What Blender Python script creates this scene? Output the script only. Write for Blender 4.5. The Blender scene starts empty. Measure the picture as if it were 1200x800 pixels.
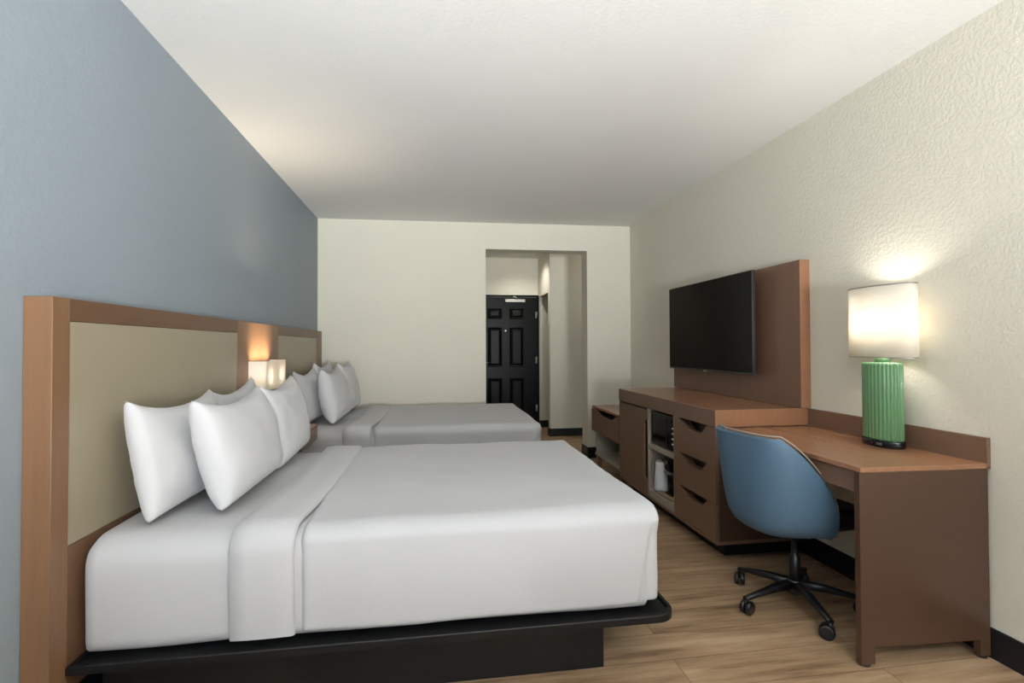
import bpy, bmesh, math, random
from mathutils import Vector, Matrix, noise
random.seed(7)
PI = math.pi
scene = bpy.context.scene
COL = scene.collection

# ------------------------------------------------------------------ helpers
def lin(c):
    out = []
    for v in c:
        v = v / 255.0
        out.append(v / 12.92 if v <= 0.04045 else ((v + 0.055) / 1.055) ** 2.4)
    return out + [1.0]

class Mesh:
    """collects shapes in WORLD coordinates, becomes one mesh object"""
    def __init__(self):
        self.bm = bmesh.new()
    def box(self, x0, x1, y0, y1, z0, z1, bev=0.0, seg=2, mat=0, rot=None, piv=None):
        r = bmesh.ops.create_cube(self.bm, size=1.0)
        vs = r['verts']
        for v in vs:
            v.co = Vector(((x0 + x1) / 2 + v.co.x * (x1 - x0), (y0 + y1) / 2 + v.co.y * (y1 - y0), (z0 + z1) / 2 + v.co.z * (z1 - z0)))
        fs = set(f for v in vs for f in v.link_faces)
        for f in fs: f.material_index = mat
        if bev > 0:
            es = list(set(e for v in vs for e in v.link_edges))
            rr = bmesh.ops.bevel(self.bm, geom=es, offset=bev, segments=seg, profile=0.5, affect='EDGES', clamp_overlap=True)
            for f in rr['faces']: f.material_index = mat; f.smooth = True
            self.bm.normal_update(); vs = list(set(v for f in rr['faces'] for v in f.verts) | set(v for v in vs if v.is_valid))
        if rot is not None:
            bmesh.ops.rotate(self.bm, verts=[v for v in vs if v.is_valid], cent=piv or Vector(((x0+x1)/2,(y0+y1)/2,(z0+z1)/2)), matrix=rot)
        return self
    def prism(self, pts, axis, a, b, mat=0):
        """polygon pts (2-D) extruded along axis between a and b"""
        def P(p, t):
            if axis == 'X': return Vector((t, p[0], p[1]))
            if axis == 'Y': return Vector((p[0], t, p[1]))
            return Vector((p[0], p[1], t))
        va = [self.bm.verts.new(P(p, a)) for p in pts]
        vb = [self.bm.verts.new(P(p, b)) for p in pts]
        n = len(pts); fs = []
        fs.append(self.bm.faces.new(va)); fs.append(self.bm.faces.new(vb[::-1]))
        for i in range(n):
            fs.append(self.bm.faces.new((va[i], vb[i], vb[(i + 1) % n], va[(i + 1) % n])))
        for f in fs: f.material_index = mat
        bmesh.ops.recalc_face_normals(self.bm, faces=fs)
        return self
    def lathe(self, prof, cx, cy, n=48, sx=1.0, sy=1.0, flute=0, fd=0.0, smooth=True, axis='Z', mat=0, closed_top=True, closed_bottom=True):
        """prof: list of (radius, z). flute: number of scallops"""
        rings = []
        for r, z in prof:
            ring = []
            for i in range(n):
                a = 2 * PI * i / n
                rr = r
                if flute and r > 0: rr = r * (1 - fd * (1 - abs(math.cos(flute * a / 2)) ** 0.7))
                x, y = rr * math.cos(a) * sx, rr * math.sin(a) * sy
                if axis == 'Z': co = (cx + x, cy + y, z)
                elif axis == 'X': co = (z, cx + x, cy + y)
                else: co = (cx + x, z, cy + y)
                ring.append(self.bm.verts.new(co))
            rings.append(ring)
        fs = []
        for a, b in zip(rings, rings[1:]):
            for i in range(n):
                f = self.bm.faces.new((a[i], a[(i + 1) % n], b[(i + 1) % n], b[i])); f.smooth = smooth; fs.append(f)
        if closed_bottom: fs.append(self.bm.faces.new(rings[0][::-1]))
        if closed_top: fs.append(self.bm.faces.new(rings[-1]))
        for f in fs: f.material_index = mat
        bmesh.ops.recalc_face_normals(self.bm, faces=fs)
        return self
    def tube(self, pts, rad, n=10, mat=0):
        """round tube through points, rad scalar or list"""
        pts = [Vector(p) for p in pts]
        rads = rad if isinstance(rad, (list, tuple)) else [rad] * len(pts)
        rings = []
        up = Vector((0, 0, 1))
        prev = None
        for i, p in enumerate(pts):
            if i == 0: d = pts[1] - p
            elif i == len(pts) - 1: d = p - pts[i - 1]
            else: d = (pts[i + 1] - pts[i - 1])
            d.normalize()
            if prev is None:
                ref = up if abs(d.dot(up)) < 0.95 else Vector((1, 0, 0))
                s = d.cross(ref).normalized()
            else:
                s = (prev - d * prev.dot(d)).normalized()
            prev = s
            t = d.cross(s)
            rings.append([self.bm.verts.new(p + (s * math.cos(2 * PI * k / n) + t * math.sin(2 * PI * k / n)) * rads[i]) for k in range(n)])
        fs = []
        for a, b in zip(rings, rings[1:]):
            for i in range(n):
                f = self.bm.faces.new((a[i], a[(i + 1) % n], b[(i + 1) % n], b[i])); f.smooth = True; fs.append(f)
        fs.append(self.bm.faces.new(rings[0][::-1])); fs.append(self.bm.faces.new(rings[-1]))
        for f in fs: f.material_index = mat
        bmesh.ops.recalc_face_normals(self.bm, faces=fs)
        return self
    def obj(self, name, mat, parent=None, loc=None, local=False):
        mats = mat if isinstance(mat, (list, tuple)) else [mat]
        base = Vector((0, 0, 0))
        if parent is not None and not local:
            base = world_loc(parent)
        org = Vector(loc) if loc is not None else None
        if org is None and parent is None and not local:
            xs = [v.co for v in self.bm.verts]
            org = Vector(((min(c.x for c in xs) + max(c.x for c in xs)) / 2, (min(c.y for c in xs) + max(c.y for c in xs)) / 2, min(c.z for c in xs)))
        if parent is None and not local:
            base = org
        if not local:
            for v in self.bm.verts: v.co -= base
        me = bpy.data.meshes.new(name)
        self.bm.to_mesh(me); self.bm.free()
        for m in mats: me.materials.append(m)
        o = bpy.data.objects.new(name, me)
        COL.objects.link(o)
        if parent is not None: o.parent = parent
        elif org is not None: o.location = org
        return o

def world_loc(o):
    v = Vector((0, 0, 0))
    while o is not None:
        v += Vector(o.location); o = o.parent
    return v

def tag(o, label, cat, group=None):
    o['label'] = label; o['category'] = cat
    if group: o['group'] = group
    return o

def thing(name, label, cat, loc, group=None, rz=0):
    o = bpy.data.objects.new(name, None)
    o.empty_display_size = 0.1
    COL.objects.link(o)
    o.location = loc; o.rotation_euler = (0, 0, rz)
    return tag(o, label, cat, group)

def struct(name, m, mat, parent=None):
    o = m.obj(name, mat, parent)
    if parent is None: o['kind'] = 'structure'
    return o

def copy_tree(o, parent=None):
    c = o.copy(); COL.objects.link(c)
    if parent is not None: c.parent = parent
    for ch in [q for q in bpy.data.objects if q.parent == o]: copy_tree(ch, c)
    return c

# ------------------------------------------------------------------ materials
def mat_base(name):
    m = bpy.data.materials.new(name); m.use_nodes = True
    nt = m.node_tree
    return m, nt, nt.nodes['Principled BSDF']

def N(nt, t, **k):
    n = nt.nodes.new(t)
    for a, v in k.items(): setattr(n, a, v)
    return n

def coords(nt, scale=(1, 1, 1)):
    tc = N(nt, 'ShaderNodeTexCoord'); mp = N(nt, 'ShaderNodeMapping')
    mp.inputs['Scale'].default_value = scale
    nt.links.new(tc.outputs['Object'], mp.inputs['Vector'])
    return mp.outputs['Vector']

def noise_node(nt, vec, scale, detail=4, rough=0.5):
    n = N(nt, 'ShaderNodeTexNoise')
    n.inputs['Scale'].default_value = scale; n.inputs['Detail'].default_value = detail; n.inputs['Roughness'].default_value = rough
    nt.links.new(vec, n.inputs['Vector'])
    return n

def ramp(nt, fac, stops):
    r = N(nt, 'ShaderNodeValToRGB')
    el = r.color_ramp.elements
    while len(el) < len(stops): el.new(0.5)
    for e, (p, c) in zip(el, stops): e.position = p; e.color = c
    nt.links.new(fac, r.inputs['Fac'])
    return r.outputs['Color']

def bump(nt, bsdf, h, strength, dist=0.01):
    b = N(nt, 'ShaderNodeBump')
    b.inputs['Strength'].default_value = strength; b.inputs['Distance'].default_value = dist
    nt.links.new(h, b.inputs['Height']); nt.links.new(b.outputs['Normal'], bsdf.inputs['Normal'])

def m_paint(name, rgb, scale=55, strength=0.5, dist=0.004, rough=0.75, spec=0.3):
    m, nt, b = mat_base(name)
    v = coords(nt)
    n = noise_node(nt, v, scale, 3, 0.45)
    n2 = noise_node(nt, v, 2.0, 2, 0.5)
    c = lin(rgb)
    col = ramp(nt, n2.outputs['Fac'], [(0.3, [x * 0.975 for x in c[:3]] + [1]), (0.7, c)])
    nt.links.new(col, b.inputs['Base Color'])
    hr = N(nt, 'ShaderNodeMapRange')
    hr.inputs['From Min'].default_value = 0.4; hr.inputs['From Max'].default_value = 0.62
    nt.links.new(n.outputs['Fac'], hr.inputs['Value'])
    bump(nt, b, hr.outputs['Result'], strength, dist)
    b.inputs['Roughness'].default_value = rough
    b.inputs['Specular IOR Level'].default_value = spec
    return m

def m_wood(name, rgb, axis='Y', rough=0.35, contrast=0.14, spec=0.5, scale=1.0):
    m, nt, b = mat_base(name)
    s = {'X': (1.2, 26, 26), 'Y': (26, 1.2, 26), 'Z': (26, 26, 1.2)}[axis]
    v = coords(nt, tuple(q * scale for q in s))
    n = noise_node(nt, v, 1.6, 6, 0.6)
    v2 = coords(nt, tuple(q * 0.25 * scale for q in s))
    n2 = noise_node(nt, v2, 1.0, 3, 0.5)
    mx = N(nt, 'ShaderNodeMath', operation='ADD'); mx.use_clamp = True
    hm = N(nt, 'ShaderNodeMath', operation='MULTIPLY'); hm.inputs[1].default_value = 0.5
    hm2 = N(nt, 'ShaderNodeMath', operation='MULTIPLY'); hm2.inputs[1].default_value = 0.5
    nt.links.new(n.outputs['Fac'], hm.inputs[0]); nt.links.new(n2.outputs['Fac'], hm2.inputs[0])
    nt.links.new(hm.outputs[0], mx.inputs[0]); nt.links.new(hm2.outputs[0], mx.inputs[1])
    c = lin(rgb)
    col = ramp(nt, mx.outputs[0], [(0.3, [x * (1 - contrast * 1.6) for x in c[:3]] + [1]), (0.5, c), (0.7, [min(1, x * (1 + contrast)) for x in c[:3]] + [1])])
    nt.links.new(col, b.inputs['Base Color'])
    b.inputs['Roughness'].default_value = rough
    b.inputs['Specular IOR Level'].default_value = spec
    bump(nt, b, n.outputs['Fac'], 0.05, 0.002)
    return m

def m_plain(name, rgb, rough=0.5, metal=0.0, spec=0.5, nscale=120, nstr=0.04, coat=0.0):
    m, nt, b = mat_base(name)
    v = coords(nt)
    n = noise_node(nt, v, nscale, 2, 0.5)
    c = lin(rgb)
    col = ramp(nt, n.outputs['Fac'], [(0.35, [x * 0.96 for x in c[:3]] + [1]), (0.65, c)])
    nt.links.new(col, b.inputs['Base Color'])
    b.inputs['Roughness'].default_value = rough; b.inputs['Metallic'].default_value = metal
    b.inputs['Specular IOR Level'].default_value = spec
    b.inputs['Coat Weight'].default_value = coat
    bump(nt, b, n.outputs['Fac'], nstr, 0.001)
    return m

def m_linen(name, rgb, weave=0.12, fold=0.25):
    m, nt, b = mat_base(name)
    v = coords(nt)
    n = noise_node(nt, v, 9, 4, 0.55)
    w = N(nt, 'ShaderNodeTexWave'); w.wave_type = 'BANDS'; w.bands_direction = 'X'
    w.inputs['Scale'].default_value = 34; w.inputs['Distortion'].default_value = 0.4
    nt.links.new(v, w.inputs['Vector'])
    b.inputs['Base Color'].default_value = lin(rgb)
    b.inputs['Roughness'].default_value = 0.85
    b.inputs['Specular IOR Level'].default_value = 0.15
    b.inputs['Sheen Weight'].default_value = 0.15
    b1 = N(nt, 'ShaderNodeBump'); b1.inputs['Strength'].default_value = fold; b1.inputs['Distance'].default_value = 0.01
    b2 = N(nt, 'ShaderNodeBump'); b2.inputs['Strength'].default_value = weave; b2.inputs['Distance'].default_value = 0.001
    nt.links.new(n.outputs['Fac'], b1.inputs['Height']); nt.links.new(w.outputs['Fac'], b2.inputs['Height'])
    nt.links.new(b1.outputs['Normal'], b2.inputs['Normal']); nt.links.new(b2.outputs['Normal'], b.inputs['Normal'])
    return m

def m_floor(name):
    m, nt, b = mat_base(name)
    v = coords(nt)
    br = N(nt, 'ShaderNodeTexBrick')
    br.offset = 0.37; br.offset_frequency = 2
    br.inputs['Scale'].default_value = 1.0
    br.inputs['Brick Width'].default_value = 1.22
    br.inputs['Row Height'].default_value = 0.18
    br.inputs['Mortar Size'].default_value = 0.0015
    br.inputs['Mortar Smooth'].default_value = 0.3
    br.inputs['Color1'].default_value = (0, 0, 0, 1); br.inputs['Color2'].default_value = (1, 1, 1, 1)
    br.inputs['Mortar'].default_value = (0.5, 0.5, 0.5, 1)
    nt.links.new(v, br.inputs['Vector'])
    # shift the grain per plank
    sep = N(nt, 'ShaderNodeSeparateColor'); nt.links.new(br.outputs['Color'], sep.inputs[0])
    cmb = N(nt, 'ShaderNodeCombineXYZ')
    mul = N(nt, 'ShaderNodeMath', operation='MULTIPLY'); mul.inputs[1].default_value = 7.0
    nt.links.new(sep.outputs[0], mul.inputs[0]); nt.links.new(mul.outputs[0], cmb.inputs[2]); nt.links.new(mul.outputs[0], cmb.inputs[0])
    add = N(nt, 'ShaderNodeVectorMath', operation='ADD')
    nt.links.new(v, add.inputs[0]); nt.links.new(cmb.outputs[0], add.inputs[1])
    mp = N(nt, 'ShaderNodeMapping'); mp.inputs['Scale'].default_value = (1.3, 11, 1)
    nt.links.new(add.outputs[0], mp.inputs['Vector'])
    n = noise_node(nt, mp.outputs[0], 1.5, 6, 0.62)
    mp2 = N(nt, 'ShaderNodeMapping'); mp2.inputs['Scale'].default_value = (3, 60, 1)
    nt.links.new(add.outputs[0], mp2.inputs['Vector'])
    n2 = noise_node(nt, mp2.outputs[0], 1.5, 4, 0.6)
    col = ramp(nt, n.outputs['Fac'], [(0.28, lin((106, 82, 60))), (0.47, lin((158, 130, 101))), (0.72, lin((186, 160, 130)))])
    mixf = N(nt, 'ShaderNodeMix'); mixf.data_type = 'RGBA'; mixf.blend_type = 'MULTIPLY'
    mixf.inputs['Factor'].default_value = 0.5
    nt.links.new(col, mixf.inputs['A'])
    g = ramp(nt, n2.outputs['Fac'], [(0.3, (0.72, 0.7, 0.68, 1)), (0.6, (1, 1, 1, 1))])
    nt.links.new(g, mixf.inputs['B'])
    mixt = N(nt, 'ShaderNodeMix'); mixt.data_type = 'RGBA'; mixt.blend_type = 'MULTIPLY'; mixt.inputs['Factor'].default_value = 1.0
    tone = ramp(nt, sep.outputs[0], [(0.0, (0.84, 0.83, 0.81, 1)), (1.0, (1.04, 1.04, 1.04, 1))])
    nt.links.new(mixf.outputs['Result'], mixt.inputs['A']); nt.links.new(tone, mixt.inputs['B'])
    seam = N(nt, 'ShaderNodeMix'); seam.data_type = 'RGBA'
    nt.links.new(br.outputs['Fac'], seam.inputs['Factor'])
    nt.links.new(mixt.outputs['Result'], seam.inputs['A']); seam.inputs['B'].default_value = lin((92, 72, 54))
    nt.links.new(seam.outputs['Result'], b.inputs['Base Color'])
    b.inputs['Roughness'].default_value = 0.42
    b.inputs['Specular IOR Level'].default_value = 0.35
    bump(nt, b, n2.outputs['Fac'], 0.08, 0.002)
    return m

def m_shade(name, rgb, trans=0.5):
    m = bpy.data.materials.new(name); m.use_nodes = True
    nt = m.node_tree; nt.nodes.clear()
    out = N(nt, 'ShaderNodeOutputMaterial')
    d = N(nt, 'ShaderNodeBsdfDiffuse'); t = N(nt, 'ShaderNodeBsdfTranslucent'); mx = N(nt, 'ShaderNodeMixShader')
    d.inputs['Color'].default_value = lin(rgb); t.inputs['Color'].default_value = lin(rgb)
    v = coords(nt)
    n = noise_node(nt, v, 260, 2, 0.5)
    bp = N(nt, 'ShaderNodeBump'); bp.inputs['Strength'].default_value = 0.08; bp.inputs['Distance'].default_value = 0.001
    nt.links.new(n.outputs['Fac'], bp.inputs['Height']); nt.links.new(bp.outputs['Normal'], d.inputs['Normal'])
    mx.inputs['Fac'].default_value = trans
    nt.links.new(d.outputs[0], mx.inputs[1]); nt.links.new(t.outputs[0], mx.inputs[2]); nt.links.new(mx.outputs[0], out.inputs['Surface'])
    return m

def m_emit(name, rgb, s):
    m, nt, b = mat_base(name)
    b.inputs['Base Color'].default_value = lin(rgb)
    b.inputs['Emission Color'].default_value = lin(rgb); b.inputs['Emission Strength'].default_value = s
    return m

M = {}
M['beige_wall'] = m_paint('cream textured wall paint', (219, 215, 200), 75, 0.3, 0.003)
M['blue_wall'] = m_paint('grey blue wall paint', (138, 148, 156), 75, 0.2, 0.002, rough=0.6)
M['ceiling'] = m_paint('white ceiling paint', (224, 224, 221), 60, 0.12, 0.002, rough=0.85)
M['floor'] = m_floor('wood plank floor')
M['black_base'] = m_plain('black vinyl base', (17, 18, 24), 0.38, spec=0.5)
M['head_wood'] = m_wood('headboard walnut', (120, 88, 62), 'Z', 0.4, 0.12)
M['head_wood_y'] = m_wood('headboard walnut rail', (98, 70, 49), 'Y', 0.4, 0.12)  # stile walnut darkened to stand in for dimmer light on the rails
M['head_panel'] = m_plain('taupe vinyl panel', (150, 140, 119), 0.38, spec=0.5, nscale=300, nstr=0.08)
M['case_wood_y_lit'] = m_wood('case walnut long grain', (112, 86, 69), 'Y', 0.36, 0.07)  # one case laminate, lightened here to stand in for light on the fronts
M['case_wood_x_shaded'] = m_wood('case walnut cross grain', (76, 54, 41), 'X', 0.36, 0.07)  # same laminate darkened, shade of the side panels put into the colour
M['case_wood_z_lit'] = m_wood('case walnut upright grain', (112, 84, 67), 'Z', 0.4, 0.07)  # same laminate lightened, light on the backboard put into the colour
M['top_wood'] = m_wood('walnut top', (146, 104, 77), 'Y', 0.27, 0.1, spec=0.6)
M['greige'] = m_plain('greige melamine', (150, 141, 128), 0.5)
M['dark'] = m_plain('dark cavity board', (38, 29, 25), 0.6)  # dark tone puts the shade of the cavities into the colour
M['black'] = m_plain('black laminate', (17, 17, 17), 0.45, spec=.35)
M['bedblack'] = m_plain('black bed board', (14, 14, 15), 0.5, spec=0.3)
M['linen'] = m_linen('white cotton', (178, 178, 180), 0.07, 0.12)
M['sheet'] = m_linen('white sheet cotton', (178, 178, 180), 0.03, 0.12)
M['pillow'] = m_linen('white pillow cotton', (192, 192, 194), 0.02, 0.3)
M['nickel'] = m_plain('brushed nickel', (168, 164, 158), 0.33, 1.0)
M['steel'] = m_plain('satin steel', (150, 150, 150), 0.3, 1.0)
M['shade'] = m_shade('white lamp shade linen', (244, 240, 232), 0.5)
M['sconce_shade'] = m_shade('white frosted acrylic', (246, 243, 236), 0.55)
M['green'] = m_plain('green glaze', (98, 140, 98), 0.35, coat=0.2)
M['chair_blue'] = m_plain('blue upholstery', (76, 103, 125), 0.55, spec=0.4, nscale=420, nstr=0.1)
M['chair_trim'] = m_plain('pale piping', (150, 142, 130), 0.5)
M['plastic'] = m_plain('black nylon', (16, 16, 19), 0.4)
M['screen'] = m_plain('black glass screen', (2, 2, 2), 0.2, spec=0.14, nstr=0.0)
M['tv_bezel'] = m_plain('dark grey bezel', (60, 58, 58), 0.35, 0.4)
M['door_black'] = m_plain('black gloss door paint', (9, 9, 8), 0.32, spec=0.16)
M['jug'] = m_plain('white enamel', (214, 216, 220), 0.3)
M['gloss_black'] = m_plain('gloss black plastic', (10, 10, 12), 0.15)
M['mw_glass'] = m_plain('dark oven glass', (14, 12, 10), 0.08, spec=0.8, nstr=0.0)
M['tray'] = m_wood('pale wood tray', (176, 148, 112), 'Y', 0.4)
M['white_plastic'] = m_plain('white plastic', (225, 225, 222), 0.4)
M['bulb'] = m_emit('warm lamp bulb', (255, 242, 224), 10.0)
M['bulb_table'] = m_emit('warm table bulb', (255, 232, 205), 9.0)
M['downlight'] = m_emit('downlight lens', (255, 248, 235), 6.0)

# ------------------------------------------------------------------ room
XL, XR, H = -1.192, 2.205, 2.592
YB = 5.6            # far wall of the bedroom
T = 0.18            # its thickness
YF = -3.2           # window wall behind the camera
HY, HY1 = 6.98, 7.78   # hall offset and entrance wall
OX0, OX1, OZ = 0.569, 1.703, 2.305
m = Mesh(); m.box(XL - .12, 3.2, YF - .15, HY1 + .2, -.1, 0); struct('floor', m, M['floor'])
m = Mesh(); m.box(XL - .12, 3.2, YF - .15, HY1 + .2, H, H + .1); struct('ceiling', m, M['ceiling'])
m = Mesh(); m.box(XL - .12, XL, YF - .15, YB + T, 0, H); struct('wall_left', m, M['blue_wall'])
m = Mesh(); m.box(XR, XR + .12, YF - .15, YB + T, 0, H); struct('wall_right', m, M['beige_wall'])
# far wall with the hall opening, left end a touch deeper than the right end
m = Mesh()
ya, yb = 5.635, 5.555
def yw(x): return ya + (yb - ya) * (x - XL) / (XR - XL)
m.prism([(XL, yw(XL)), (OX0, yw(OX0)), (OX0, YB + T), (XL, YB + T)], 'Z', 0, H)
m.prism([(OX1, yw(OX1)), (XR, yw(XR)), (XR, YB + T), (OX1, YB + T)], 'Z', 0, H)
m.prism([(OX0, yw(OX0)), (OX1, yw(OX1)), (OX1, YB + T), (OX0, YB + T)], 'Z', OZ, H)
bmesh.ops.remove_doubles(m.bm, verts=m.bm.verts, dist=1e-5)
struct('wall_back', m, M['beige_wall'])
# hall
m = Mesh(); m.box(OX0 - .13, OX0 - .01, YB + T, HY1, 0, H); struct('wall_hall_left', m, M['beige_wall'])
m = Mesh(); m.box(OX0 - .13, 3.2, HY1, HY1 + .15, 0, H); struct('wall_hall_end', m, M['beige_wall'])
m = Mesh(); m.box(1.60, 3.1, HY, HY + .11, 0, H); m.box(1.60, 1.71, HY + .11, HY1, 1.995, H); struct('wall_hall_right', m, M['beige_wall'])
m = Mesh(); m.box(3.0, 3.1, YB + T, HY, 0, H); m.box(3.0, 3.1, HY+.11, HY1, 0, H); struct('wall_hall_side', m, M['beige_wall'])
# window wall behind the camera
WX0, WX1, WZ0, WZ1 = -1.1, 2.1, .06, 2.48
m = Mesh()
m.box(XL, WX0, YF - .15, YF, 0, H); m.box(WX1, XR, YF - .15, YF, 0, H); m.box(WX0, WX1, YF - .15, YF, 0, WZ0); m.box(WX0, WX1, YF - .15, YF, WZ1, H)
struct('wall_front', m, M['beige_wall'])
m = Mesh()
for a in ((WX0, WX0 + .06), (WX1 - .06, WX1), (.47, .53)): m.box(a[0], a[1], YF - .1, YF - .04, WZ0, WZ1, bev=.004)
m.box(WX0, WX1, YF - .1, YF - .04, WZ0, WZ0 + .06, bev=.004); m.box(WX0, WX1, YF - .1, YF - .04, WZ1 - .06, WZ1, bev=.004)
struct('window_1', m, M['white_plastic'])
# baseboards
BH = .12; BT = .012
m = Mesh(); m.box(XL, XL + BT, YF, yw(XL), 0, BH, bev=.003); struct('baseboard_left', m, M['black_base'])
m = Mesh(); m.box(XR - BT, XR, YF, yw(XR), 0, BH, bev=.003); struct('baseboard_right', m, M['black_base'])
m = Mesh(); m.box(XL + BT, OX0, yw(-.3) - BT - .02, yw(-.3) + .02, 0, BH, bev=.002); struct('baseboard_back', m, M['black_base'])
m = Mesh(); m.box(OX1 - BT, XR - BT, yw(2) - BT - .006, yw(2) + .006, 0, BH, bev=.002); m.box(OX1 - BT, OX1, yw(2), YB + T, 0, BH, bev=.002)
struct('baseboard_opening', m, M['black_base'])
m = Mesh(); m.box(1.60 - BT, 3.0, HY - BT, HY, 0, .105, bev=.002); m.box(1.60 - BT, 1.60, HY, HY + .11, 0, .105, bev=.002); struct('baseboard_hall_right', m, M['black_base'])
m = Mesh(); m.box(1.60, 3.0, HY1 - BT, HY1, 0, .105, bev=.002); struct('baseboard_hall_end', m, M['black_base'])

# entrance door (six panels) with frame, hinges, closer, peephole, lever
DX0, DX1, DZ = .655, 1.575, 1.985
m = Mesh()
yd = HY1 - .03
m.box(DX0, DX1, yd, HY1, 0.005, DZ)
door = struct('door_1', m, M['door_black'])
def door_panel(x0, x1, z0, z1):
    q = Mesh(); d = .03; t = .016
    # sloped moulding ring standing proud and a raised field
    def loop(x0, x1, z0, z1, y): return [q.bm.verts.new((x, y, z)) for x, z in ((x0, z0), (x1, z0), (x1, z1), (x0, z1))]
    L = [loop(x0, x1, z0, z1, yd), loop(x0 + .008, x1 - .008, z0 + .008, z1 - .008, yd - .012), loop(x0 + .016, x1 - .016, z0 + .016, z1 - .016, yd - .010),
         loop(x0 + .026, x1 - .026, z0 + .026, z1 - .026, yd - .001), loop(x0 + .052, x1 - .052, z0 + .052, z1 - .052, yd - .011)]
    fs = []
    for a, b in zip(L, L[1:]):
        for i in range(4): fs.append(q.bm.faces.new((a[i], a[(i + 1) % 4], b[(i + 1) % 4], b[i])))
    fs.append(q.bm.faces.new(L[-1]))
    bmesh.ops.recalc_face_normals(q.bm, faces=fs)
    return q.obj('door_panel', M['door_black'], door)
for (x0, x1) in ((.815, 1.035), (1.15, 1.37)):
    door_panel(x0, x1, 1.655, 1.815); door_panel(x0, x1, .93, 1.53); door_panel(x0, x1, .24, .76)
m = Mesh(); m.box(DX0 - .035, DX0 - .004, HY1 - .045, HY1, 0, DZ + .035, bev=.004); m.box(DX1 + .004, DX1 + .03, HY1 - .045, HY1, 0, DZ + .035, bev=.004)
m.box(DX0 - .004, DX1 + .004, HY1 - .045, HY1, DZ + .006, DZ + .035, bev=.004); o = m.obj('door_frame', M['door_black'], door)
for z in (1.72, 1.03, .30):
    m = Mesh(); m.box(DX1 - .028, DX1 - .003, yd - .012, yd, z - .05, z + .05, bev=.004); m.lathe([(.007, z - .055), (.007, z + .055)], DX1 - .003, yd - .012, 12)
    o = m.obj('hinge', M['steel'], door)
m = Mesh(); m.box(1.075, 1.385, yd - .06, yd, 1.905, 1.955, bev=.006)
cl = m.obj('door_closer', M['nickel'], door)
m = Mesh(); m.tube([(1.27, yd - .045, 1.96), (1.23, yd - .11, 1.972), (1.22, yd - .02, 1.992)], .007, 8); m.box(1.20, 1.25, HY1 - .06, HY1 - .045, 1.985, 2.0, bev=.002)
m.obj('closer_arm', M['nickel'], cl)
m = Mesh(); m.lathe([(.011, yd - .008), (.014, yd - .004), (.014, yd)], 1.088, 1.475, 20, axis='Y'); o = m.obj('peephole', M['nickel'], door)
m = Mesh(); m.lathe([(.026, yd - .012), (.028, yd)], .72, 1.0, 20, axis='Y'); m.tube([(.72, yd - .01, 1.0), (.72, yd - .05, 1.0), (.735, yd - .058, 1.0), (.845, yd - .058, 1.0)], .009, 10)
m.obj('door_handle', M['nickel'], door)

# recessed hall downlight
t = thing('ceiling_light', 'small round recessed downlight in the hall ceiling in front of the black door', 'ceiling light', (1.28, 7.23, H))
m = Mesh(); m.lathe([(.062, H - .006), (.085, H - .004), (.088, H - .0005)], 1.28, 7.23, 32, closed_top=False, closed_bottom=False)
m.lathe([(.062, H - .006), (.060, H - .001)], 1.28, 7.23, 32, closed_top=False, closed_bottom=False); m.obj('trim_ring', M['white_plastic'], t)
m = Mesh(); m.lathe([(.058, H - .004), (.058, H - .0015)], 1.28, 7.23, 32); m.obj('lens', M['downlight'], t)

# ------------------------------------------------------------------ headboards and middle panel
XH = -1.114; HB0, HBT = .185, 1.402
def headboard(y0, y1, p0, p1, label):
    t = thing('headboard', label, 'headboard', (XL, (y0 + y1) / 2, HB0), 'headboards')
    m = Mesh()
    m.box(XL + .001, XH, y0, p0, HB0, HBT, bev=.0015)
    m.obj('side_stile', M['head_wood'], t)
    m = Mesh(); m.box(XL + .001, XH, p1, y1, HB0, HBT, bev=.0015); m.obj('side_stile', M['head_wood'], t)
    m = Mesh(); m.box(XL + .001, XH - .0005, p0, p1, 1.332, HBT, bev=.0015); m.obj('top_rail', M['head_wood_y'], t)
    m = Mesh(); m.box(XL + .001, XH - .0005, p0, p1, HB0, .635, bev=.0015); m.obj('bottom_rail', M['head_wood_y'], t)
    m = Mesh(); m.box(XL + .001, XH - .003, p0 + .001, p1 - .001, .636, 1.331, bev=.002); m.obj('inset_panel', M['head_panel'], t)
    return t
headboard(1.717, 3.226, 1.792, 3.185, 'brown wooden wall headboard with taupe panel behind the near bed')
headboard(3.912, 5.46, 3.975, 5.24, 'brown wooden wall headboard with taupe panel behind the far bed')
m = Mesh(); m.box(XL + .001, XH - .0006, 3.2275, 3.9105, HB0, HBT - .0006, bev=.0015)
tag(m.obj('headboard_filler_panel', M['head_wood']), 'plain brown wood wall panel between the headboards, lit by the sconce', 'wall panel')

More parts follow.
